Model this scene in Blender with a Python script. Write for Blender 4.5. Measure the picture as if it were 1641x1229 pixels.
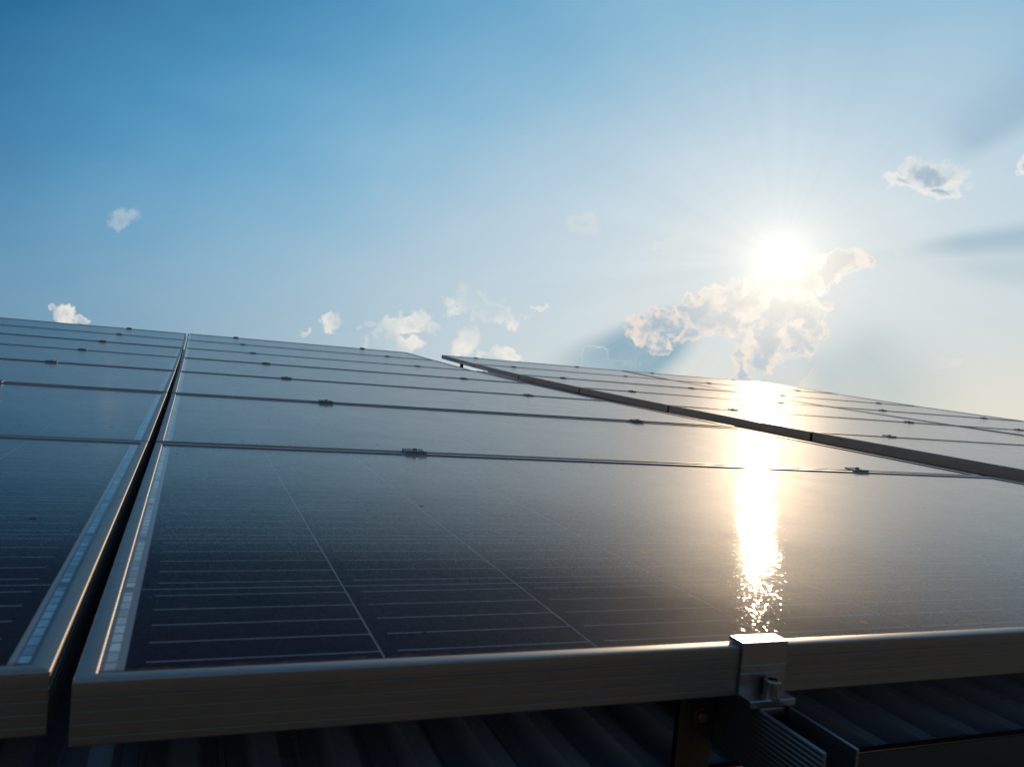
import bpy, bmesh, math, random
from mathutils import Vector, Matrix, Euler
random.seed(7)
R = math.radians
scene = bpy.context.scene
col = scene.collection
for o in list(bpy.data.objects):
    bpy.data.objects.remove(o)

# ------------------------------------------------------------------ camera, sky, sun, exposure
SLOPE = Matrix.Rotation(R(12.0), 4, 'X')          # the roof rises 12 degrees; everything on it is built in roof coordinates
camd = bpy.data.cameras.new('camera')
cam = bpy.data.objects.new('camera', camd)
col.objects.link(cam)
cam.matrix_world = SLOPE @ (Matrix.Translation((0.0502, -0.4653, 0.1980)) @ Euler((1.5316, -0.0862, -0.3372)).to_matrix().to_4x4())
camd.sensor_width = 36.0
camd.lens = 27.34
camd.shift_x = 0.0446
camd.shift_y = 0.0024
camd.clip_start = 0.02
camd.clip_end = 20000.0
camd.dof.use_dof = True
camd.dof.focus_distance = 1.75
camd.dof.aperture_fstop = 14.0
scene.camera = cam

SUN = Vector((0.6439048602, 0.7054761628, 0.2961248295)).normalized()
SUN_EL = math.asin(SUN.z)
SUN_AZ = math.atan2(SUN.x, SUN.y)
sund = bpy.data.lights.new('sun', 'SUN')
sund.energy = 3.0
sund.angle = R(0.53)
sund.color = (1.0, 0.71, 0.43)
sun = bpy.data.objects.new('sun', sund)
col.objects.link(sun)
sun.rotation_euler = SUN.to_track_quat('Z', 'Y').to_euler()
sun.location = (3, 3, 6)

scene.view_settings.view_transform = 'Standard'
scene.view_settings.look = 'None'
scene.view_settings.gamma = 1.0
scene.view_settings.exposure = 0.0
scene.cycles.caustics_reflective = False


class Nodes:
    """short-hand for building node trees"""
    def __init__(self, tree):
        self.t = tree
        self.n = tree.nodes
        self.l = tree.links

    def put(self, sock, v):
        if v is None:
            return
        if hasattr(v, 'is_output'):
            self.l.new(v, sock)
        elif sock.type == 'RGBA' and not hasattr(v, '__len__'):
            sock.default_value = (v, v, v, 1)
        elif sock.type == 'RGBA' and len(v) == 3:
            sock.default_value = (*v, 1)
        elif sock.type == 'VECTOR' and not hasattr(v, '__len__'):
            sock.default_value = (v, v, v)
        else:
            sock.default_value = v

    def m(self, op, a, b=None, c=None, clamp=False):
        n = self.n.new('ShaderNodeMath')
        n.operation = op
        n.use_clamp = clamp
        for i, v in enumerate((a, b, c)):
            self.put(n.inputs[i], v)
        return n.outputs[0]

    def v(self, op, a, b=None, scale=None):
        n = self.n.new('ShaderNodeVectorMath')
        n.operation = op
        self.put(n.inputs[0], a)
        self.put(n.inputs[1], b)
        if scale is not None:
            self.put(n.inputs['Scale'], scale)
        return n.outputs['Value'] if op in ('DOT_PRODUCT', 'LENGTH', 'DISTANCE') else n.outputs[0]

    def step(self, x, lo, hi, a=0.0, b=1.0):
        n = self.n.new('ShaderNodeMapRange')
        n.interpolation_type = 'SMOOTHSTEP'
        for i, v in enumerate((x, lo, hi, a, b)):
            self.put(n.inputs[i], v)
        return n.outputs[0]

    def lin(self, x, lo, hi, a=0.0, b=1.0):
        n = self.n.new('ShaderNodeMapRange')
        for i, v in enumerate((x, lo, hi, a, b)):
            self.put(n.inputs[i], v)
        return n.outputs[0]

    def mix(self, f, a, b, blend='MIX'):
        n = self.n.new('ShaderNodeMix')
        n.data_type = 'RGBA'
        n.blend_type = blend
        self.put(n.inputs[0], f)
        self.put(n.inputs[6], a)
        self.put(n.inputs[7], b)
        return n.outputs[2]

    def noise(self, vec, scale, detail=2.0, rough=0.5, dims='3D', color=False, distort=0.0):
        n = self.n.new('ShaderNodeTexNoise')
        n.noise_dimensions = dims
        if dims == '1D':
            self.put(n.inputs['W'], vec)
        else:
            self.put(n.inputs['Vector'], vec)
        self.put(n.inputs['Scale'], scale)
        self.put(n.inputs['Detail'], detail)
        self.put(n.inputs['Roughness'], rough)
        self.put(n.inputs['Distortion'], distort)
        return n.outputs['Color' if color else 'Fac']

    def comb(self, x, y, z=0.0):
        n = self.n.new('ShaderNodeCombineXYZ')
        for i, v in enumerate((x, y, z)):
            self.put(n.inputs[i], v)
        return n.outputs[0]

    def sep(self, v):
        n = self.n.new('ShaderNodeSeparateXYZ')
        self.put(n.inputs[0], v)
        return n.outputs

    def ramp(self, f, stops):
        n = self.n.new('ShaderNodeValToRGB')
        self.put(n.inputs[0], f)
        e = n.color_ramp.elements
        while len(e) < len(stops):
            e.new(0.5)
        for el, (p, c) in zip(e, stops):
            el.position = p
            el.color = (*c, 1)
        return n.outputs[0]


# clouds, as ellipses on the sky round the sun: (right of sun, above sun, half width, half height, turn)
CLOUD_MAIN = [(-0.0115, -0.026, 0.0473, 0.0222, -0.002), (-0.0439, -0.0417, 0.0519, 0.0301, 0.376), (-0.0954, -0.0526, 0.0507, 0.0292, 0.427), (-0.1492, -0.0639, 0.0396, 0.0236, 0.28), (-0.1429, -0.0841, 0.0235, 0.0172, -1.125), (-0.0743, -0.0696, 0.0571, 0.023, -0.076), (-0.0026, -0.0565, 0.0539, 0.0297, -0.083), (0.0529, -0.0142, 0.0477, 0.0188, 0.128), (0.0258, -0.0296, 0.0393, 0.0219, 0.286), (-0.0219, -0.0962, 0.0224, 0.0455, -0.254), (0.0164, -0.0914, 0.0303, 0.0298, -0.07), (0.0367, -0.0891, 0.015, 0.0232, -0.447), (-0.0487, -0.1328, 0.0129, 0.0308, 0.134)]
CLOUD_PALE = [(-0.3817, -0.0205, 0.0491, 0.0242, -0.331), (-0.3555, -0.0312, 0.0436, 0.0156, -0.499), (-0.4149, -0.0263, 0.0232, 0.0086, 0.159), (-0.3004, -0.0274, 0.012, 0.0066, 0.25), (-0.4097, -0.0658, 0.029, 0.0196, 0.748), (-0.3696, -0.0815, 0.0236, 0.0086, 0.1), (-0.3433, -0.09, 0.0174, 0.0114, -0.574), (-0.493, -0.0332, 0.0467, 0.0177, 0.157), (-0.5351, -0.0481, 0.0401, 0.0145, 0.314), (-0.4594, -0.0403, 0.0173, 0.0123, -0.076), (-0.5116, -0.0633, 0.0493, 0.0181, -0.067), (-0.624, -0.0277, 0.0192, 0.0159, -0.076), (-0.6644, -0.0331, 0.0088, 0.0047, 0.222), (-0.575, -0.036, 0.0083, 0.0046, -0.075), (-0.5589, -0.0327, 0.0093, 0.0046, -0.076), (-1.15, 0.0287, 0.0272, 0.0271, -0.675), (-1.1182, 0.0121, 0.0252, 0.0091, -0.21), (-1.1791, 0.0398, 0.0084, 0.0122, -0.352)]
CLOUD_PUFF = [(0.1553, 0.0742, 0.0283, 0.0174, -0.144), (0.1283, 0.0713, 0.0182, 0.0068, -0.141), (0.1668, 0.0585, 0.0128, 0.0087, -0.679), (0.1901, 0.0612, 0.0092, 0.0079, -0.141), (0.2414, 0.0784, 0.0088, 0.0128, -0.151), (0.1232, -0.0013, 0.0061, 0.0035, 0.287), (0.096, -0.0144, 0.0112, 0.005, 0.091), (0.0798, -0.0241, 0.0076, 0.0029, 0.095), (-0.9933, 0.1737, 0.0422, 0.02, 0.005), (0.1687, -0.1273, 0.0143, 0.0091, 0.145), (-0.1288, 0.0352, 0.0251, 0.0085, 0.153), (-0.2307, 0.069, 0.0319, 0.0174, 0.047)]
CLOUD_THIN = [(-0.2263, -0.1112, 0.0229, 0.0314, -0.057), (-0.188, -0.1101, 0.0206, 0.0024, -0.058), (-0.1824, -0.0878, 0.0111, 0.0032, -0.508), (-0.0129, -0.1271, 0.0345, 0.0381, -0.055), (0.0163, -0.1249, 0.0136, 0.0339, -0.057)]

world = bpy.data.worlds.new('World')
scene.world = world
world.use_nodes = True
W = Nodes(world.node_tree)
W.n.clear()
tc = W.n.new('ShaderNodeTexCoord').outputs['Generated']
D = W.v('NORMALIZE', tc)
sky = W.n.new('ShaderNodeTexSky')
sky.sky_type = 'NISHITA'
sky.sun_disc = False
sky.sun_elevation = SUN_EL
sky.sun_rotation = SUN_AZ
sky.air_density = 1.0
sky.dust_density = 0.3
sky.ozone_density = 2.0
right = SUN.cross(Vector((0, 0, 1))).normalized()
upv = right.cross(SUN)
ds = W.v('DOT_PRODUCT', D, tuple(SUN))
dsp = W.m('MAXIMUM', ds, 0.05)
A = W.m('DIVIDE', W.v('DOT_PRODUCT', D, tuple(right)), dsp)
B = W.m('DIVIDE', W.v('DOT_PRODUCT', D, tuple(upv)), dsp)
front = W.step(ds, 0.1, 0.3)
P = W.comb(A, B)
ang = W.m('ARCCOSINE', W.m('MINIMUM', ds, 0.9999999))     # angle from the sun
phi = W.m('ARCTAN2', B, A)
elev = W.m('ARCSINE', W.sep(D)[2])

# clear air: the Nishita sky, cooler and deeper away from the sun, milky round it
hsv = W.n.new('ShaderNodeHueSaturation')
W.put(hsv.inputs['Color'], sky.outputs[0])
hsv.inputs['Saturation'].default_value = 1.0
air = W.v('SCALE', hsv.outputs[0], scale=1.0)

# ---- SKYBASE
def srgb(r, g, b):
    f = lambda c: c / 12.92 if c <= 0.04045 else ((c + 0.055) / 1.055) ** 2.4
    return tuple(f(x / 255.0) for x in (r, g, b))


STRENGTH = 0.10
deg = W.m('MULTIPLY', ang, 57.29578)
eld = W.m('MULTIPLY', elev, 57.29578)
# broad soft cirrus veil that breaks the smoothness of the gradient
veil = W.noise(W.v('MULTIPLY', D, (1.0, 1.0, 2.6)), 2.3, 5.0, 0.5)
tt = W.m('MULTIPLY_ADD', W.m('SUBTRACT', eld, 15.0), 0.9, deg)
tt = W.m('MULTIPLY_ADD', W.m('SUBTRACT', veil, 0.5), -20.0, tt)
grad = W.ramp(W.m('DIVIDE', tt, 120.0), [
    (0.0, srgb(228, 231, 228)), (8 / 120, srgb(220, 227, 229)), (16 / 120, srgb(199, 217, 227)),
    (27 / 120, srgb(170, 202, 220)), (36 / 120, srgb(140, 189, 216)), (46 / 120, srgb(104, 168, 205)), (54 / 120, srgb(72, 145, 188)),
    (66 / 120, srgb(30, 106, 153)), (86 / 120, srgb(52, 104, 146)), (1.0, srgb(84, 122, 152))])
haze_low = W.mix(W.step(deg, 12.0, 58.0), W.mix(W.step(eld, 13.0, 6.0), srgb(202, 212, 213), srgb(227, 221, 203)), W.mix(W.step(deg, 75.0, 125.0), srgb(116, 145, 165), srgb(150, 132, 122)))
grad = W.mix(W.m('MULTIPLY', W.step(eld, 27.0, 3.0), 0.9), grad, haze_low)
air10 = W.v('MINIMUM', W.v('SCALE', air, scale=STRENGTH), (0.8, 0.8, 0.8))
grad = W.mix(0.12, grad, air10)

# shadows of the clouds thrown through the air, running away from the sun, and bright shafts between them
rr = W.m('SQRT', W.m('ADD', W.m('MULTIPLY', A, A), W.m('MULTIPLY', B, B)))


def wedge(p0, p1, soft0, soft1, r0, r1, r2, r3, src):
    a = W.m('MULTIPLY', W.step(src, R(p0 - soft0), R(p0 + soft0)), W.step(src, R(p1 + soft1), R(p1 - soft1)))
    b = W.m('MULTIPLY', W.step(rr, r0, r1), W.step(rr, r3, r2))
    return W.m('MULTIPLY', a, b)


phi2 = W.m('WRAP', phi, 2 * math.pi, 0.0)           # 0 .. 360 degrees, so that the wedge left of the sun is in one piece
w1 = wedge(199, 222, 4, 6, 0.10, 0.17, 0.22, 0.36, phi2)
w2 = wedge(-4, 2.5, 3, 3, 0.12, 0.19, 0.30, 0.9, phi)
w2b = wedge(-12, -5, 4, 4, 0.14, 0.22, 0.26, 0.4, phi)
w3 = wedge(25, 36, 3, 9, 0.185, 0.23, 0.30, 1.4, phi)
w4 = wedge(280, 318, 8, 14, 0.09, 0.15, 0.19, 0.30, phi2)
shade = W.m('MULTIPLY', w1, 0.80)
for w_, k_ in ((w2, 0.50), (w2b, 0.25), (w3, 0.38), (w4, 0.36)):
    shade = W.m('MAXIMUM', shade, W.m('MULTIPLY', w_, k_))
rayn = W.noise(phi, 5.0, 3.0, 0.6, dims='1D')
shade = W.m('MULTIPLY', shade, W.lin(rayn, 0.3, 0.7, 0.8, 1.1))
shade = W.m('MULTIPLY', shade, front)
base = W.mix(shade, grad, W.v('MULTIPLY', grad, (0.28, 0.50, 0.66)))
shafts = W.m('MULTIPLY', W.m('SUBTRACT', rayn, 0.5), W.m('MULTIPLY', W.step(rr, 0.02, 0.08), W.step(rr, 0.5, 0.1)))
base = W.v('SCALE', base, scale=W.m('MULTIPLY_ADD', shafts, 0.09, 1.0))

# cumulus: soft ellipses eaten by noise; thin sunlit rims, shadowed middles
warp = W.v('SUBTRACT', W.noise(P, 26.0, 5.0, 0.62, color=True), (0.5, 0.5, 0.5))
warp2 = W.v('SUBTRACT', W.noise(P, 95.0, 2.0, 0.5, color=True), (0.5, 0.5, 0.5))
PW = W.v('MULTIPLY', W.v('ADD', W.v('ADD', P, W.v('SCALE', warp, scale=0.050)), W.v('SCALE', warp2, scale=0.008)), (1.0, 1.0, 0.0))
fbm = W.noise(P, 44.0, 5.0, 0.54)
fine = W.noise(P, 130.0, 4.0, 0.6)
dx = W.noise(P, 22.0, 4.0, 0.6)


PH = W.v('ADD', PW, (0.0, 0.0, 1.0))


def field(ells):
    best = None
    for (x, y, a, b, t) in ells:
        c, s_ = math.cos(t), math.sin(t)
        r1 = (c / a, s_ / a, -(c * x + s_ * y) / a)
        r2 = (-s_ / b, c / b, -(-s_ * x + c * y) / b)
        p = W.v('DOT_PRODUCT', PH, r1)
        q = W.v('DOT_PRODUCT', PH, r2)
        L = W.m('MULTIPLY_ADD', p, p, W.m('MULTIPLY', q, q))
        best = L if best is None else W.m('MINIMUM', best, L)
    return W.m('SUBTRACT', 1.0, W.m('SQRT', best))


ridge = W.m('SUBTRACT', 1.0, W.m('MULTIPLY', W.m('ABSOLUTE', W.m('SUBTRACT', W.noise(W.v('ADD', P, W.v('SCALE', warp, scale=0.03)), 24.0, 4.0, 0.55), 0.5)), 2.0))
patch = W.noise(P, 14.0, 2.0)


def cloud(base, ells, amp, rim_col, rim_k, body_col, body_k, rim_w, upper, soft, vein, body0=0.0):
    F = W.m('MULTIPLY_ADD', W.m('SUBTRACT', fbm, 0.5), amp, field(ells))
    inside = W.step(F, 0.0, soft)
    rim = W.step(F, rim_w, 0.04)
    rim = W.m('MULTIPLY', rim, W.lin(patch, 0.38, 0.58, upper, 1.0))
    if vein > 0:
        rim = W.m('MAXIMUM', rim, W.m('MULTIPLY', W.m('MULTIPLY', W.step(ridge, 0.80, 0.97), W.step(F, 0.95, 0.3)), vein))
    rim = W.m('MULTIPLY', rim, W.lin(fine, 0.3, 0.6, 0.75, 1.0))
    body = W.m('MULTIPLY', W.m('MULTIPLY', W.step(F, body0, body0 + soft + 0.15), body_k), front)
    rim = W.m('MULTIPLY', W.m('MULTIPLY', W.m('MULTIPLY', rim, inside), rim_k), front)
    out = W.mix(W.m('MINIMUM', body, 1.0), base, body_col)
    return W.mix(W.m('MINIMUM', rim, 1.0), out, rim_col)


near = W.step(deg, 9.0, 1.0)
base = cloud(base, CLOUD_THIN, 1.0, srgb(250, 232, 212), 0.62, srgb(172, 194, 207), 0.25, 0.16, 0.1, 0.10, 0.0)
base = cloud(base, CLOUD_PALE, 1.9, srgb(247, 239, 226), 0.90, srgb(200, 213, 219), 0.25, 2.2, 0.0, 0.42, 0.30)
base = cloud(base, CLOUD_PUFF[5:] + CLOUD_PUFF[3:4], 1.6, srgb(244, 234, 220), 0.62, srgb(206, 216, 220), 0.25, 1.1, 0.3, 0.95, 0.3)
base = cloud(base, [(x, y, a * 1.25, b * 1.3, t) for x, y, a, b, t in CLOUD_PUFF[:3]] + CLOUD_PUFF[4:5], 1.0, srgb(246, 240, 230), 0.85, srgb(160, 181, 198), 0.80, 1.0, 0.9, 0.36, 0.0, 0.45)
base = cloud(base, [(0.157, 0.0800, 0.030, 0.0145, -0.144)], 0.8, srgb(160, 181, 198), 0.0, srgb(160, 181, 198), 0.85, 0.2, 0.9, 0.55, 0.0)
base = cloud(base, CLOUD_MAIN, 1.35, W.mix(near, srgb(252, 232, 212), srgb(255, 250, 240)), 0.97,
             W.mix(near, srgb(168, 187, 202), srgb(236, 226, 212)), 0.72, 0.36, 0.45, 0.20, 0.75)

# the sun itself and the glare round it
core = W.m('MULTIPLY', W.m('EXPONENT', W.m('MULTIPLY', W.m('POWER', W.m('DIVIDE', deg, 0.62), 2.0), -1.0)), 1.6)
halo = W.m('ADD', W.m('MULTIPLY', W.m('EXPONENT', W.m('DIVIDE', deg, -1.6)), 0.60), W.m('MULTIPLY', W.m('EXPONENT', W.m('DIVIDE', deg, -6.5)), 0.13))
rays16 = W.m('MULTIPLY_ADD', W.noise(phi, 6.5, 3.0, 0.7, dims='1D'), 0.30, 0.85)
base = W.v('ADD', base, W.v('SCALE', (1.0, 0.93, 0.80), scale=core))
base = W.v('ADD', base, W.v('SCALE', (1.0, 0.88, 0.70), scale=W.m('MULTIPLY', halo, rays16)))
# below the horizon the sky dims into dusty ground haze
base = W.mix(W.step(eld, 0.0, -4.0), base, (0.060, 0.048, 0.038))
base = W.v('SCALE', base, scale=1.0 / STRENGTH)
world.cycles.sampling_method = 'MANUAL'
world.cycles.sample_map_resolution = 512
# ---- /SKYBASE

bg = W.n.new('ShaderNodeBackground')
W.put(bg.inputs['Color'], base)
bg.inputs['Strength'].default_value = STRENGTH
wo = W.n.new('ShaderNodeOutputWorld')
W.l.new(bg.outputs[0], wo.inputs[0])

# ------------------------------------------------------------------ helpers
def tag(o, label=None, cat=None, group=None, kind=None):
    if label:
        o['label'] = label
    if cat:
        o['category'] = cat
    if group:
        o['group'] = group
    if kind:
        o['kind'] = kind
    return o


def finish(name, bm, mat, parent=None, smooth=35):
    me = bpy.data.meshes.new(name)
    bmesh.ops.remove_doubles(bm, verts=bm.verts, dist=1e-6)
    bmesh.ops.recalc_face_normals(bm, faces=bm.faces)
    bm.to_mesh(me)
    bm.free()
    for p in me.polygons:
        p.use_smooth = True
    me.set_sharp_from_angle(angle=R(smooth))
    me.materials.append(mat)
    o = bpy.data.objects.new(name, me)
    col.objects.link(o)
    if parent:
        o.parent = parent
    return o


def thing(name, label, cat, matrix, group=None):
    o = bpy.data.objects.new(name, None)
    o.empty_display_size = 0.05
    col.objects.link(o)
    o.matrix_world = matrix
    return tag(o, label, cat, group)


def copy_thing(src, matrix, label, group=None):
    c = src.copy()
    col.objects.link(c)
    c.matrix_world = matrix
    c['label'] = label
    if group:
        c['group'] = group
    for ch in list(src.children):
        k = ch.copy()
        col.objects.link(k)
        k.parent = c
        for g in list(ch.children):
            j = g.copy()
            col.objects.link(j)
            j.parent = k
    return c


def extrude(bm, profile, a, b, miter=None, cap=True):
    """closed profile of (across, up); swept from a to b along local X. miter(s) shortens each end by s."""
    va, vb = [], []
    for s, z in profile:
        ma = s if miter else 0.0
        va.append(bm.verts.new((a + ma, s, z)))
        vb.append(bm.verts.new((b - ma, s, z)))
    n = len(profile)
    for i in range(n):
        j = (i + 1) % n
        bm.faces.new((va[i], va[j], vb[j], vb[i]))
    if cap:
        bm.faces.new(va)
        bm.faces.new(vb[::-1])


def box(bm, lo, hi, bevel=0.0):
    r = bmesh.ops.create_cube(bm, size=1.0)
    vs = r['verts']
    for v in vs:
        for i in range(3):
            v.co[i] = lo[i] + (v.co[i] + 0.5) * (hi[i] - lo[i])
    if bevel > 0:
        es = list({e for v in vs for e in v.link_edges})
        bmesh.ops.bevel(bm, geom=es, offset=bevel, segments=2, affect='EDGES', profile=0.5)


def lathe(bm, prof, centre, seg=28, squash=None):
    """profile (radius, z) turned round Z at centre"""
    rings = []
    for r, z in prof:
        rings.append([bm.verts.new((centre[0] + r * math.cos(2 * math.pi * k / seg), centre[1] + r * math.sin(2 * math.pi * k / seg), centre[2] + z)) for k in range(seg)])
    for p, q in zip(rings, rings[1:]):
        for k in range(seg):
            bm.faces.new((p[k], p[(k + 1) % seg], q[(k + 1) % seg], q[k]))
    bm.faces.new(rings[0][::-1])
    bm.faces.new(rings[-1])


# ------------------------------------------------------------------ materials
def new_mat(name):
    m = bpy.data.materials.new(name)
    m.use_nodes = True
    n = Nodes(m.node_tree)
    bsdf = m.node_tree.nodes['Principled BSDF']
    return m, n, bsdf


def metal(name, base, rough, metallic=1.0, grain=(3.0, 900.0, 900.0), amount=0.25, dirt=0.25, bump=0.02):
    m, n, b = new_mat(name)
    oc = n.n.new('ShaderNodeTexCoord').outputs['Object']
    streak = n.noise(n.v('MULTIPLY', oc, grain), 1.0, 3.0, 0.6)
    blot = n.noise(oc, 38.0, 5.0, 0.62)
    c = n.mix(n.m('MULTIPLY', n.step(blot, 0.50, 0.75), dirt), base, tuple(0.45 * x + y for x, y in zip(base, (0.020, 0.012, 0.006))))
    c = n.mix(amount, c, n.v('SCALE', c, scale=n.lin(streak, 0.3, 0.7, 0.55, 1.3)))
    n.put(b.inputs['Base Color'], c)
    b.inputs['Metallic'].default_value = metallic
    n.put(b.inputs['Roughness'], n.m('MULTIPLY_ADD', n.m('SUBTRACT', blot, 0.5), 0.25, rough))
    bp = n.n.new('ShaderNodeBump')
    bp.inputs['Strength'].default_value = bump
    bp.inputs['Distance'].default_value = 0.001
    n.put(bp.inputs['Height'], streak)
    n.put(b.inputs['Normal'], bp.outputs[0])
    return m


ALU = metal('anodised aluminium', (0.28, 0.262, 0.245), 0.46)
ALU_SIDE = metal('anodised aluminium along', (0.30, 0.30, 0.31), 0.36)
CLAMP = metal('clamp aluminium', (0.36, 0.36, 0.37), 0.34, grain=(900.0, 4.0, 900.0))
RAILM = metal('rail aluminium', (0.24, 0.25, 0.26), 0.42, grain=(900.0, 4.0, 900.0))
STEEL = metal('bolt steel', (0.33, 0.31, 0.29), 0.28, grain=(300.0, 300.0, 300.0), dirt=0.5)
DARKM = metal('dark bracket steel', (0.07, 0.065, 0.06), 0.45, grain=(900.0, 900.0, 4.0), dirt=0.6)
RUST = metal('rusty washer', (0.13, 0.07, 0.04), 0.5, metallic=0.5, grain=(300.0, 300.0, 300.0), dirt=0.6)

PW_, PD = 2.0366, 0.986             # panel width along the row, depth up the slope
FH, LIP = 0.0375, 0.0115            # frame height, width of the frame's top lip
CS, CP = 0.0247, 0.1567             # where the cells start; cell size


def glass_material():
    m, n, b = new_mat('solar glass over cells')
    uv = n.n.new('ShaderNodeUVMap')
    uv.uv_map = 'metres'
    x, y, _ = n.sep(uv.outputs[0])
    oi = n.n.new('ShaderNodeObjectInfo')
    rnd = oi.outputs['Random']
    p3 = n.comb(x, y, n.m('MULTIPLY', rnd, 40.0))
    xe = n.m('SUBTRACT', x, CS)
    six = 6 * CP
    rest = (PW_ - 2 * CS - six) / 7.0
    u = n.m('MAXIMUM', n.m('DIVIDE', xe, CP), n.m('ADD', 6.0, n.m('DIVIDE', n.m('SUBTRACT', xe, six), rest)))
    v = n.m('DIVIDE', n.m('SUBTRACT', y, 0.0135), 0.1567)
    fu, fv = n.m('FRACT', u), n.m('FRACT', v)
    iu, iv = n.m('FLOOR', u), n.m('FLOOR', v)

    def line(f, half):          # bright where f is within half of 0 or 1
        return n.m('GREATER_THAN', n.m('ABSOLUTE', n.m('SUBTRACT', f, 0.5)), 0.5 - half)
    gap = n.m('MAXIMUM', line(fu, 0.0040), line(fv, 0.0046))
    gap = n.m('MULTIPLY', gap, 0.8)
    bus_v = n.m('FRACT', n.m('MULTIPLY', fv, 5.0))
    bus = n.m('LESS_THAN', n.m('ABSOLUTE', n.m('SUBTRACT', bus_v, 0.5)), 0.018)
    bus = n.m('MULTIPLY', bus, n.m('GREATER_THAN', fu, 0.075))
    lines = n.m('MAXIMUM', gap, bus)
    cells = n.m('MULTIPLY', n.m('GREATER_THAN', xe, 0.0), n.m('LESS_THAN', x, PW_ - CS))
    cells = n.m('MULTIPLY', cells, n.m('MULTIPLY', n.m('GREATER_THAN', v, 0.0), n.m('LESS_THAN', v, 6.0)))
    # polycrystalline cell: each cell a touch different, with flakes in it
    wn = n.n.new('ShaderNodeTexWhiteNoise')
    n.put(wn.inputs['Vector'], n.comb(iu, iv, rnd))
    flake = n.n.new('ShaderNodeTexVoronoi')
    n.put(flake.inputs['Vector'], p3)
    flake.inputs['Scale'].default_value = 120.0
    tone = n.m('ADD', n.lin(wn.outputs['Value'], 0, 1, 0.8, 1.2), n.m('MULTIPLY', n.sep(flake.outputs['Color'])[0], 0.35))
    cellc = n.v('SCALE', (0.0085, 0.0095, 0.021), scale=tone)
    face = n.mix(lines, cellc, n.mix(n.noise(p3, 60.0, 3.0), (0.13, 0.17, 0.22), (0.23, 0.28, 0.33)))
    # white backsheet border with the tinned collector ribbon showing through
    yb = n.m('DIVIDE', y, 0.0157)
    pw = n.n.new('ShaderNodeTexWhiteNoise')
    n.put(pw.inputs['Vector'], n.comb(n.m('FLOOR', yb), rnd, 3.0))
    pad = n.m('MULTIPLY', n.m('LESS_THAN', n.m('ABSOLUTE', n.m('SUBTRACT', n.m('FRACT', yb), 0.5)), 0.43),
              n.m('LESS_THAN', n.m('ABSOLUTE', n.m('SUBTRACT', n.m('FRACT', v), 0.5)), 0.455))
    edge = n.m('MINIMUM', x, n.m('SUBTRACT', PW_, x))
    pad = n.m('MULTIPLY', pad, n.m('LESS_THAN', n.m('ABSOLUTE', n.m('SUBTRACT', edge, 0.0172)), 0.0030))
    crumple = n.noise(p3, 420.0, 3.0)
    padk = n.m('MULTIPLY', pad, n.m('MULTIPLY', n.lin(pw.outputs['Value'], 0, 1, 0.35, 1.0), n.lin(crumple, 0.3, 0.7, 0.6, 1.0)))
    border = n.mix(padk, (0.19, 0.245, 0.29), (0.55, 0.74, 0.82))
    face = n.mix(cells, border, face)
    # dust: a thin even film, thicker drifts, and the brown line of dirt left along the lower frame
    film = n.noise(n.v('MULTIPLY', p3, (1.0, 1.0, 1.0)), 9.0, 6.0, 0.65)
    face = n.mix(n.lin(film, 0.3, 0.75, 0.004, 0.03), face, (0.30, 0.24, 0.18))
    dline = n.noise(p3, 75.0, 5.0, 0.7)
    low = n.m('SUBTRACT', y, n.m('MULTIPLY_ADD', dline, 0.018, 0.0105))
    face = n.mix(n.m('MULTIPLY', n.step(low, 0.003, -0.003), 0.8), face, (0.085, 0.055, 0.035))
    # specks: bits of soot and leaf, thinly scattered
    sp = n.n.new('ShaderNodeTexVoronoi')
    n.put(sp.inputs['Vector'], n.v('MULTIPLY', p3, (1.0, 0.8, 1.0)))
    sp.inputs['Scale'].default_value = 26.0
    sp.inputs['Randomness'].default_value = 1.0
    sr = n.sep(sp.outputs['Color'])
    size = n.m('MULTIPLY', n.m('POWER', sr[0], 2.6), 0.11)
    wob = n.m('MULTIPLY', n.m('SUBTRACT', n.noise(p3, 500.0, 2.0), 0.5), 0.05)
    speck = n.m('LESS_THAN', n.m('ADD', sp.outputs['Distance'], wob), size)
    speckc = n.mix(sr[1], (0.010, 0.008, 0.006), (0.12, 0.05, 0.02))
    face = n.mix(speck, face, speckc)
    n.put(b.inputs['Base Color'], face)
    # gloss: rolled solar glass, finely stippled, smeared by dust
    smear = n.noise(n.v('MULTIPLY', p3, (6.0, 1.0, 1.0)), 4.0, 4.0, 0.6)
    rough = n.lin(smear, 0.3, 0.7, GLASS_ROUGH * 0.9, GLASS_ROUGH * 1.15)
    rough = n.m('MAXIMUM', rough, n.m('MULTIPLY', speck, 0.7))
    n.put(b.inputs['Roughness'], rough)
    # anti-reflective coating: hardly any mirror image until the view gets very flat
    geo = n.n.new('ShaderNodeNewGeometry')
    cosv = n.m('ABSOLUTE', n.v('DOT_PRODUCT', geo.outputs['Incoming'], geo.outputs['Normal']))
    ior = n.ramp(n.m('MULTIPLY', cosv, 2.0), [(0.0, (1.0,) * 3), (0.17, (0.95,) * 3), (0.27, (0.60,) * 3), (0.38, (0.27,) * 3), (0.54, (0.075,) * 3), (0.80, (0.04,) * 3)])
    n.put(b.inputs['IOR'], n.m('ADD', n.sep(ior)[0], 1.0))
    # fine stipple of the rolled glass, and grains that each tilt their own way and catch the sun one by one
    bp = n.n.new('ShaderNodeBump')
    bp.inputs['Strength'].default_value = GLASS_BUMP
    bp.inputs['Distance'].default_value = 0.001
    n.put(bp.inputs['Height'], n.m('MULTIPLY_ADD', speck, 0.6, n.noise(p3, 900.0, 2.0, 0.6)))
    gv = n.n.new('ShaderNodeTexVoronoi')
    n.put(gv.inputs['Vector'], n.v('MULTIPLY', p3, (1.0, 0.6, 1.0)))
    gv.inputs['Scale'].default_value = GRAIN_SCALE
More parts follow.
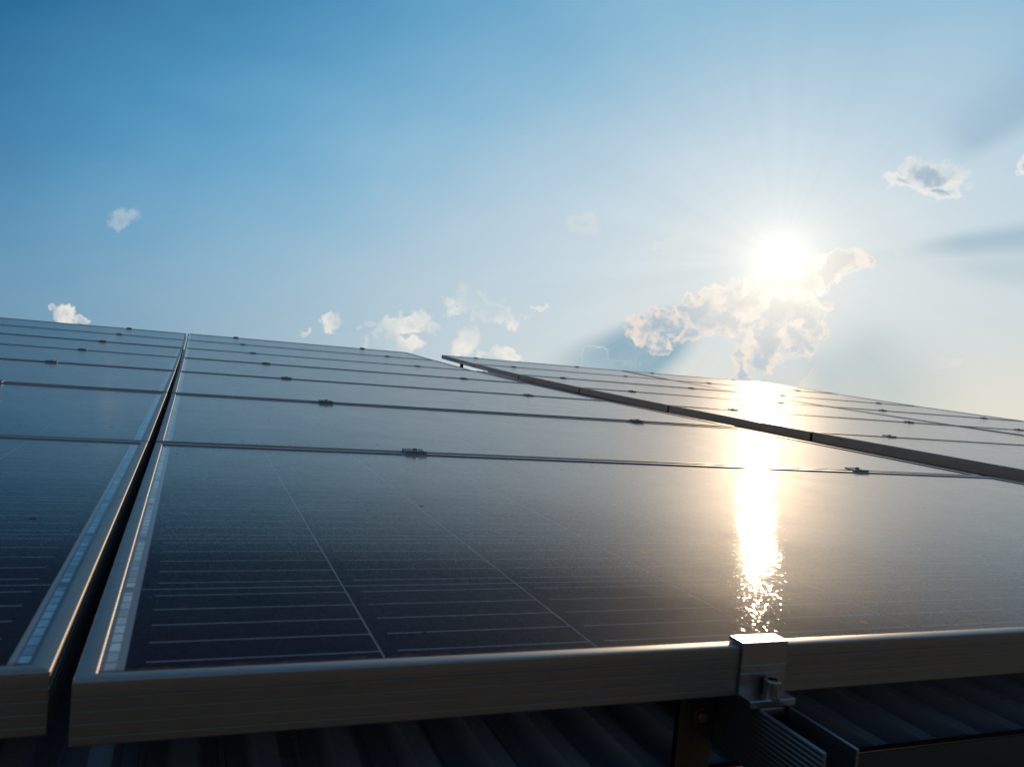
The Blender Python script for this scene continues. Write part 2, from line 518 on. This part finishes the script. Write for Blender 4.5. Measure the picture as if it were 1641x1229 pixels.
    gr = n.sep(gv.outputs['Color'])
    keep = n.m('POWER', gr[2], 2.3)
    tilt = n.comb(n.m('MULTIPLY', n.m('MULTIPLY', n.m('SUBTRACT', gr[0], 0.5), keep), GRAIN_TILT * 0.42),
                  n.m('MULTIPLY', n.m('MULTIPLY', n.m('SUBTRACT', gr[1], 0.5), keep), GRAIN_TILT), 0.0)
    tw = n.n.new('ShaderNodeVectorTransform')
    tw.vector_type = 'VECTOR'
    tw.convert_from = 'OBJECT'
    tw.convert_to = 'WORLD'
    n.put(tw.inputs[0], tilt)
    n.put(b.inputs['Normal'], n.v('NORMALIZE', n.v('ADD', bp.outputs[0], tw.outputs[0])))
    # the dust film scatters a broad, soft lobe round the mirror image
    d = n.n.new('ShaderNodeBsdfPrincipled')
    n.put(d.inputs['Base Color'], face)
    d.inputs['Roughness'].default_value = 0.58
    n.put(d.inputs['IOR'], n.m('ADD', n.sep(ior)[0], 1.01))
    d.inputs['Specular Tint'].default_value = (1.0, 0.92, 0.83, 1.0)
    mx = n.n.new('ShaderNodeMixShader')
    n.put(mx.inputs[0], n.lin(film, 0.3, 0.7, 0.30, 0.42))
    n.l.new(b.outputs[0], mx.inputs[1])
    n.l.new(d.outputs[0], mx.inputs[2])
    n.l.new(mx.outputs[0], n.n['Material Output'].inputs[0])
    return m


GLASS_ROUGH = 0.050
GLASS_BUMP = 0.02
GRAIN_SCALE = 1450.0
GRAIN_TILT = 0.23
GLASS = glass_material()

# ------------------------------------------------------------------ the roof surface the panels follow
RY = [0.0, 1.0, 1.9999, 2.9998, 3.9994, 4.9989, 5.9980, 6.9968]
RZ = [0.0, 0.0, 0.0130, 0.0309, 0.0570, 0.0889, 0.1317, 0.1802]
RA = [math.atan2(RZ[k + 1] - RZ[k], RY[k + 1] - RY[k]) for k in range(7)]
COLX = {'left': -0.0132 - PW_, 'middle': 0.0, 'right': PW_ + 0.3657, 'far': 2 * PW_ + 0.3657 + 0.030}


def surf(y):
    """height and tilt of the panel plane at distance y up the roof"""
    k = max(0, min(6, sum(1 for v in RY[1:7] if v <= y)))
    return RZ[k] + (y - RY[k]) * math.tan(RA[k]), RA[k]


def on_row(x, k, dy=0.0, dz=0.0):
    return SLOPE @ Matrix.Translation((x, RY[k], RZ[k])) @ Matrix.Rotation(RA[k], 4, 'X') @ Matrix.Translation((0, dy, dz))


def at_joint(x, k, dy=0.0, dz=0.0):
    a = RA[0] if k == 0 else RA[6] if k == 7 else 0.5 * (RA[k - 1] + RA[k])
    return SLOPE @ Matrix.Translation((x, RY[k], RZ[k])) @ Matrix.Rotation(a, 4, 'X') @ Matrix.Translation((0, dy, dz))


# ------------------------------------------------------------------ solar panels
def arc(cx, cz, r, a0, a1, n=4):
    return [(cx + r * math.cos(R(a0 + (a1 - a0) * i / n)), cz + r * math.sin(R(a0 + (a1 - a0) * i / n))) for i in range(n + 1)]


def frame_profile():
    pr = []
    pr += [(0.030, -FH), (0.0010, -FH), (0.0, -FH + 0.0010)]
    for z in (-0.0317, -0.0243, -0.0169, -0.0095):
        pr += [(0.0, z - 0.0006), (0.0006, z - 0.0001), (0.0, z + 0.0003)]
    pr += arc(0.0010, -0.0010, 0.0010, 180, 90, 3)
    pr += arc(LIP - 0.0016, -0.0016, 0.0016, 90, 0, 5)
    pr += [(LIP, -0.0055), (0.0022, -0.0060), (0.0022, -FH + 0.002), (0.030, -FH + 0.002)]
    return pr


def glass_mesh(name, flip):
    bm = bmesh.new()
    lay = bm.loops.layers.uv.new('metres')
    m = 0.0015
    z1, z0 = -0.0026, -0.0054
    xs, ys = (0.0024, PW_ - 0.0024), (0.0024, PD - 0.0024)
    v = [bm.verts.new((xs[i & 1], ys[i >> 1 & 1], z1 if i & 4 else z0)) for i in range(8)]
    for f in ((4, 5, 7, 6), (0, 2, 3, 1), (0, 1, 5, 4), (1, 3, 7, 5), (3, 2, 6, 7), (2, 0, 4, 6)):
        fc = bm.faces.new([v[i] for i in f])
        for lp in fc.loops:
            lp[lay].uv = ((PW_ - lp.vert.co.x) if flip else lp.vert.co.x, lp.vert.co.y)
    me = bpy.data.meshes.new(name)
    bm.to_mesh(me)
    bm.free()
    me.materials.append(GLASS)
    return me


def make_panel(name, label, matrix, flip, group):
    t = thing(name, label, 'solar panel', matrix, group)
    g = bpy.data.objects.new('glass_face', glass_mesh('glass_face', flip))
    col.objects.link(g)
    g.parent = t
    pr = frame_profile()
    for i, (L, ang, off) in enumerate(((PW_, 0, (0, 0)), (PD, 90, (PW_, 0)), (PW_, 180, (PW_, PD)), (PD, 270, (0, PD)))):
        bm = bmesh.new()
        extrude(bm, pr, 0.00012, L - 0.00012, miter=True)
        o = finish('frame_bar', bm, ALU, t, 30)
        o.matrix_local = Matrix.Translation((*off, 0)) @ Matrix.Rotation(R(ang), 4, 'Z')
    return t


ROWN = ['nearest', 'second', 'third', 'fourth', 'fifth', 'sixth', 'farthest']
G_PANEL = 'solar panels in rows on the roof'
proto = make_panel('solar_panel', 'large dark blue solar panel filling the foreground, end clamp on its front edge',
                   on_row(0, 0, 0.0), False, G_PANEL)
proto_flip = None
GAPY = 0.5 * (1.0 - PD)
for cname, rows in (('middle', range(1, 7)), ('left', range(0, 7)), ('right', range(1, 7)), ('far', range(2, 7))):
    for k in rows:
        x = COLX[cname]
        dy = GAPY
        if cname == 'left':
            dy = GAPY + (0.008 if k == 0 else 0.0)
            where = 'left column beyond the dark gap'
        elif cname == 'middle':
            where = 'middle column right of the dark gap'
        elif cname == 'right':
            where = 'right array with the exposed grey frame side'
        else:
            where = 'outermost right column'
        row = ROWN[k] + (' row' if k in (0, 6) else ' row from the front')
        if cname == 'middle':
            lab = 'solar panel in the %s, %s' % (where, row)
        elif cname == 'left':
            lab = 'solar panel in the %s, %s' % (where, row)
        else:
            lab = 'solar panel of the %s, %s' % (where, row.replace(' from the front', '') if cname == 'right' else row)
        mtx = on_row(x, k, dy, random.uniform(-0.0006, 0.0004)) @ Euler((R(random.uniform(-0.10, 0.10)), R(random.uniform(-0.05, 0.05)), R(random.uniform(-0.03, 0.03)))).to_matrix().to_4x4()
        if cname == 'left' and proto_flip is None:
            proto_flip = make_panel('solar_panel', lab, mtx, True, G_PANEL)
        else:
            copy_thing(proto_flip if cname == 'left' else proto, mtx, lab, G_PANEL)

# ------------------------------------------------------------------ clamps
def mid_clamp(label, matrix, group):
    t = thing('panel_clamp', label, 'clamp', matrix, group)
    bm = bmesh.new()
    # a hat section: two flat wings on the frames with raised outer ribs, a sunk web between them
    pr = [(-0.0170, 0.0004), (-0.0170, 0.0042), (-0.0156, 0.0045), (-0.0140, 0.0033), (-0.0055, 0.0031), (-0.0048, 0.0020), (0.0048, 0.0020),
          (0.0055, 0.0031), (0.0140, 0.0033), (0.0156, 0.0045), (0.0170, 0.0042), (0.0170, 0.0004), (0.0062, 0.0004), (0.0058, -0.0250),
          (0.0044, -0.0250), (0.0040, -0.0004), (-0.0040, -0.0004), (-0.0044, -0.0250), (-0.0058, -0.0250), (-0.0062, 0.0004)]
    extrude(bm, pr[::-1], -0.021, 0.021)
    finish('clamp_body', bm, CLAMP, t, 25)
    bm = bmesh.new()
    lathe(bm, [(0.0044, 0.0), (0.0044, 0.0052), (0.0038, 0.0058), (0.0024, 0.0058), (0.0022, 0.0030)], (0.001, 0, 0.0021), 24)
    finish('bolt', bm, STEEL, t, 30)
    return t


G_CL = 'aluminium clamps joining the panel rows'
CLX = {('middle', 'first'): {1: 0.4735, 2: 0.4579, 3: 0.4425, 4: 0.4397, 5: 0.435, 6: 0.4225, 7: 0.4138},
       ('middle', 'second'): {1: 1.5993, 2: 1.5964, 3: 1.6007, 4: 1.6113, 5: 1.5969, 6: 1.6067, 7: 1.5931},
       ('left', 'second'): {1: -0.455, 2: -0.462, 3: -0.4748, 4: -0.4866, 5: -0.4929, 6: -0.4834, 7: -0.4879},
       ('right', 'first'): {2: 2.8119, 3: 2.8068, 4: 2.790, 5: 2.780, 6: 2.775, 7: 2.770},
       ('right', 'second'): {2: 4.07, 3: 4.0738, 4: 4.0051, 5: 3.965, 6: 3.93, 7: 3.92},
       ('far', 'first'): {3: 5.0, 4: 4.96, 5: 4.90, 6: 4.88, 7: 4.86},
       ('far', 'second'): {3: 6.05, 4: 6.02, 5: 6.0, 6: 5.98, 7: 5.95}}
proto_cl = None
JOINT = {1: 'between the nearest and second rows', 2: 'between the second and third rows', 3: 'between the third and fourth rows',
         4: 'between the fourth and fifth rows', 5: 'between the fifth and sixth rows', 6: 'between the sixth and farthest rows', 7: 'on the top edge against the sky'}
CNAME = {'middle': 'middle column', 'left': 'left column', 'right': 'right array', 'far': 'outermost right column'}
for (cname, side), d in CLX.items():
    for k, x in d.items():
        hand = {'first': 'left-hand', 'second': 'right-hand'}[side]
        lab = 'small grey %s clamp of the %s, %s' % (hand, CNAME[cname], JOINT[k])
        mtx = at_joint(x, k, 0.0 if k < 7 else -0.005)
        if proto_cl is None:
            proto_cl = mid_clamp(lab, mtx, G_CL)
        else:
            copy_thing(proto_cl, mtx, lab, G_CL)

# end clamp on the front edge of the nearest panel
ec = thing('end_clamp', 'stepped aluminium end clamp with socket bolt on the front edge of the nearest panel', 'clamp', on_row(0.4695, 0))
bm = bmesh.new()
pr = [(0.0135, 0.0004), (0.0135, 0.0030), (0.0126, 0.0036), (-0.0020, 0.0036), (-0.0026, 0.0030), (-0.0026, -0.0128), (-0.0019, -0.0134), (-0.0026, -0.0140),
      (-0.0026, -0.0188), (-0.0019, -0.0194), (-0.0026, -0.0200), (-0.0026, -0.0350), (-0.0150, -0.0350), (-0.0158, -0.0356), (-0.0158, -0.0398), (-0.0152, -0.0404), (0.0, -0.0404),
      (0.0, -0.0378), (-0.0004, -0.0370), (-0.0004, 0.0004)]
extrude(bm, pr, -0.0205, 0.0205)
finish('clamp_body', bm, CLAMP, ec, 25)
bm = bmesh.new()
lathe(bm, [(0.0074, 0.0), (0.0074, 0.0012), (0.0062, 0.0014), (0.0062, 0.0118), (0.0055, 0.0128), (0.0036, 0.0128), (0.0034, 0.0060)], (0.0035, -0.0092, -0.0350), 36)
bolt = finish('bolt', bm, STEEL, ec, 30)
bm = bmesh.new()
box(bm, (-0.0125, -0.0150, -0.0475), (0.0125, -0.0020, -0.0410), 0.0008)
finish('slot_nut', bm, CLAMP, ec, 25)

# ------------------------------------------------------------------ mounting rails under the panels
def rail(x, y0, y1, label):
    t = thing('mounting_rail', label, 'rail', SLOPE @ Matrix.Translation((x, 0, 0)), 'aluminium rails under the panels')
    # open channel: ribbed outer walls, thin lips turned outward at the top
    top, bot, hw = -FH - 0.0034, -FH - 0.052, 0.0150
    out = []
    z = bot
    n = 13
    for i in range(n):
        za = bot + (top - bot) * i / n
        zb = bot + (top - bot) * (i + 1) / n
        out += [(hw - 0.0006, za + 0.0003), (hw, za + 0.0010), (hw, zb - 0.0010), (hw - 0.0006, zb - 0.0003)]
    right_ = out + [(hw, top), (hw - 0.0022, top), (hw - 0.0022, bot + 0.018), (0.0, bot + 0.018)]
    left_ = [(-a, b) for a, b in right_[::-1]]
    prof = right_ + left_[1:]
    ys = [y0] + [v for v in RY if y0 < v < y1] + [y1]
    bm = bmesh.new()
    rings = []
    for y in ys:
        zz, _ = surf(y)
        rings.append([bm.verts.new((a, y, b + zz)) for a, b in prof])
    m = len(prof)
    for p, q in zip(rings, rings[1:]):
        for i in range(m):
            j = (i + 1) % m
            bm.faces.new((p[i], p[j], q[j], q[i]))
    bm.faces.new(rings[0][::-1])
    bm.faces.new(rings[-1])
    finish('channel', bm, RAILM, t, 20)
    return t


rail(0.4715, -0.0790, 6.99, 'ribbed open aluminium rail sticking out under the end clamp at the front edge')
rail(1.600, -0.06, 6.99, 'aluminium rail under the right-hand clamps of the middle column')
rail(-0.475, -0.06, 6.99, 'aluminium rail under the clamps of the left column')
rail(2.790, 1.5, 6.99, 'aluminium rail under the left-hand clamps of the right array')
rail(4.00, 2.0, 6.99, 'aluminium rail under the right-hand clamps of the right array')

ROOF_Z = -0.150


def l_foot(label, matrix, group):
    """angle plate hung from the rail: broad face to the front with a bolt, flange turned back on the right"""
    t = thing('rail_bracket', label, 'bracket', matrix, group)
    bm = bmesh.new()
    pr = [(-0.033, 0.0), (-0.002, 0.0), (-0.0006, 0.0006), (0.0, 0.002), (0.0, 0.026), (-0.005, 0.026), (-0.005, 0.0055), (-0.033, 0.0055)]
    va = [bm.verts.new((a, b, -0.130)) for a, b in pr]
    vb = [bm.verts.new((a, b, 0.0)) for a, b in pr]
    for i in range(len(pr)):
        j = (i + 1) % len(pr)
        bm.faces.new((va[i], va[j], vb[j], vb[i]))
    bm.faces.new(va[::-1])
    bm.faces.new(vb)
    finish('angle_plate', bm, DARKM, t, 25)
    bm = bmesh.new()
    lathe(bm, [(0.0062, 0.0), (0.0062, 0.0010), (0.0046, 0.0012), (0.0043, 0.0050), (0.0036, 0.0056)], (0, 0, 0), 6)
    b = finish('bolt', bm, RUST, t, 30)
    b.matrix_local = Matrix.Translation((-0.0150, -0.0001, -0.0270)) @ Matrix.Rotation(R(90), 4, 'X')
    return t


G_F = 'roof brackets under the rails'
foot = l_foot('dark angle bracket with a bolt beside the front rail, below the end clamp', SLOPE @ Matrix.Translation((0.4562, 0.030, -0.0385)), G_F)
zz, aa = surf(6.45)
copy_thing(foot, SLOPE @ Matrix.Translation((2.455, 6.45, zz - 0.038)) @ Matrix.Rotation(aa, 4, 'X'), 'tiny bracket standing under the far top corner of the right array', G_F)

# ------------------------------------------------------------------ the shed: ribbed metal roof, walls, gutter
ROOFM = metal('dark blue roof sheet', (0.30, 0.37, 0.47), 0.24, metallic=0.0, grain=(60.0, 1.5, 60.0), amount=0.2, dirt=0.2)
WALLM, n_, b_ = new_mat('rendered wall')
oc_ = n_.n.new('ShaderNodeTexCoord').outputs['Object']
n_.put(b_.inputs['Base Color'], n_.ramp(n_.noise(oc_, 2.5, 6.0, 0.65), [(0.3, (0.16, 0.15, 0.13)), (0.7, (0.26, 0.24, 0.21))]))
b_.inputs['Roughness'].default_value = 0.9
GUTM = metal('dark gutter', (0.012, 0.011, 0.011), 0.55, metallic=0.0, grain=(2.0, 60.0, 60.0))

building = thing('building', 'low shed whose dark ribbed metal roof carries the solar panels', 'building', Matrix.Identity(4))
bm = bmesh.new()
X0, X1, pitch = -4.8, 6.575, 0.061
prof = []
x = X0
while x < X1 - 1e-6:
    prof += [(x, 0), (x + 0.012, 0), (x + 0.0135, 0.003), (x + 0.0170, 0.003), (x + 0.0185, 0), (x + 0.034, 0),
             (x + 0.039, 0.022), (x + 0.056, 0.022), (x + 0.061, 0)]
    x += pitch
prof.append((X1, 0))
ysr = [0.060] + RY[1:7] + [7.02]
rings = []
for y in ysr:
    zz, _ = surf(y)
    rings.append([bm.verts.new(SLOPE @ Vector((a, y, ROOF_Z + zz + b))) for a, b in prof])
for p, q in zip(rings, rings[1:]):
    for i in range(len(prof) - 1):
        bm.faces.new((p[i], p[i + 1], q[i + 1], q[i]))
# turned-under thickness at the eave
lowr = [bm.verts.new(v.co + Vector((0, 0, -0.0012))) for v in rings[0]]
for i in range(len(prof) - 1):
    bm.faces.new((rings[0][i + 1], rings[0][i], lowr[i], lowr[i + 1]))
roof = finish('roof', bm, ROOFM, building, 20)
eave = SLOPE @ Vector((0, 0.100, ROOF_Z))
ridge = SLOPE @ Vector((0, 7.0, ROOF_Z + surf(7.0)[0]))
GZ = -5.5
bm = bmesh.new()
box(bm, (X0 + 0.2, eave.y + 0.05, GZ), (X1 - 0.2, eave.y + 0.25, eave.z - 0.05))
finish('wall', bm, WALLM, building)
bm = bmesh.new()
box(bm, (X0 + 0.2, ridge.y - 0.25, GZ), (X1 - 0.2, ridge.y - 0.05, ridge.z - 0.12))
finish('wall', bm, WALLM, building)
for xa in (X0 + 0.2, X1 - 0.4):
    bm = bmesh.new()
    q = [(eave.y + 0.25, GZ), (ridge.y - 0.25, GZ), (ridge.y - 0.25, ridge.z - 0.16), (eave.y + 0.25, eave.z - 0.06)]
    va = [bm.verts.new((xa, a, b)) for a, b in q]
    vb = [bm.verts.new((xa + 0.2, a, b)) for a, b in q]
    for i in range(4):
        j = (i + 1) % 4
        bm.faces.new((va[i], va[j], vb[j], vb[i]))
    bm.faces.new(va)
    bm.faces.new(vb[::-1])
    finish('wall', bm, WALLM, building)
bm = bmesh.new()
box(bm, (X0, 0.044, -0.330), (X1, 0.056, -0.1215), 0.0015)
bm.transform(SLOPE)
finish('fascia', bm, GUTM, building)

# ------------------------------------------------------------------ ground out to the horizon
GM, n_, b_ = new_mat('dry ground')
oc_ = n_.n.new('ShaderNodeTexCoord').outputs['Object']
gc = n_.ramp(n_.noise(oc_, 0.12, 8.0, 0.65), [(0.35, (0.075, 0.062, 0.034)), (0.55, (0.14, 0.108, 0.065)), (0.75, (0.21, 0.155, 0.10))])
n_.put(b_.inputs['Base Color'], gc)
b_.inputs['Roughness'].default_value = 0.95
bm = bmesh.new()
bmesh.ops.create_grid(bm, x_segments=8, y_segments=8, size=6000.0)
g = finish('ground', bm, GM)
g.location = (0, 0, GZ)
tag(g, 'dry grassy ground round the shed', 'ground', kind='structure')
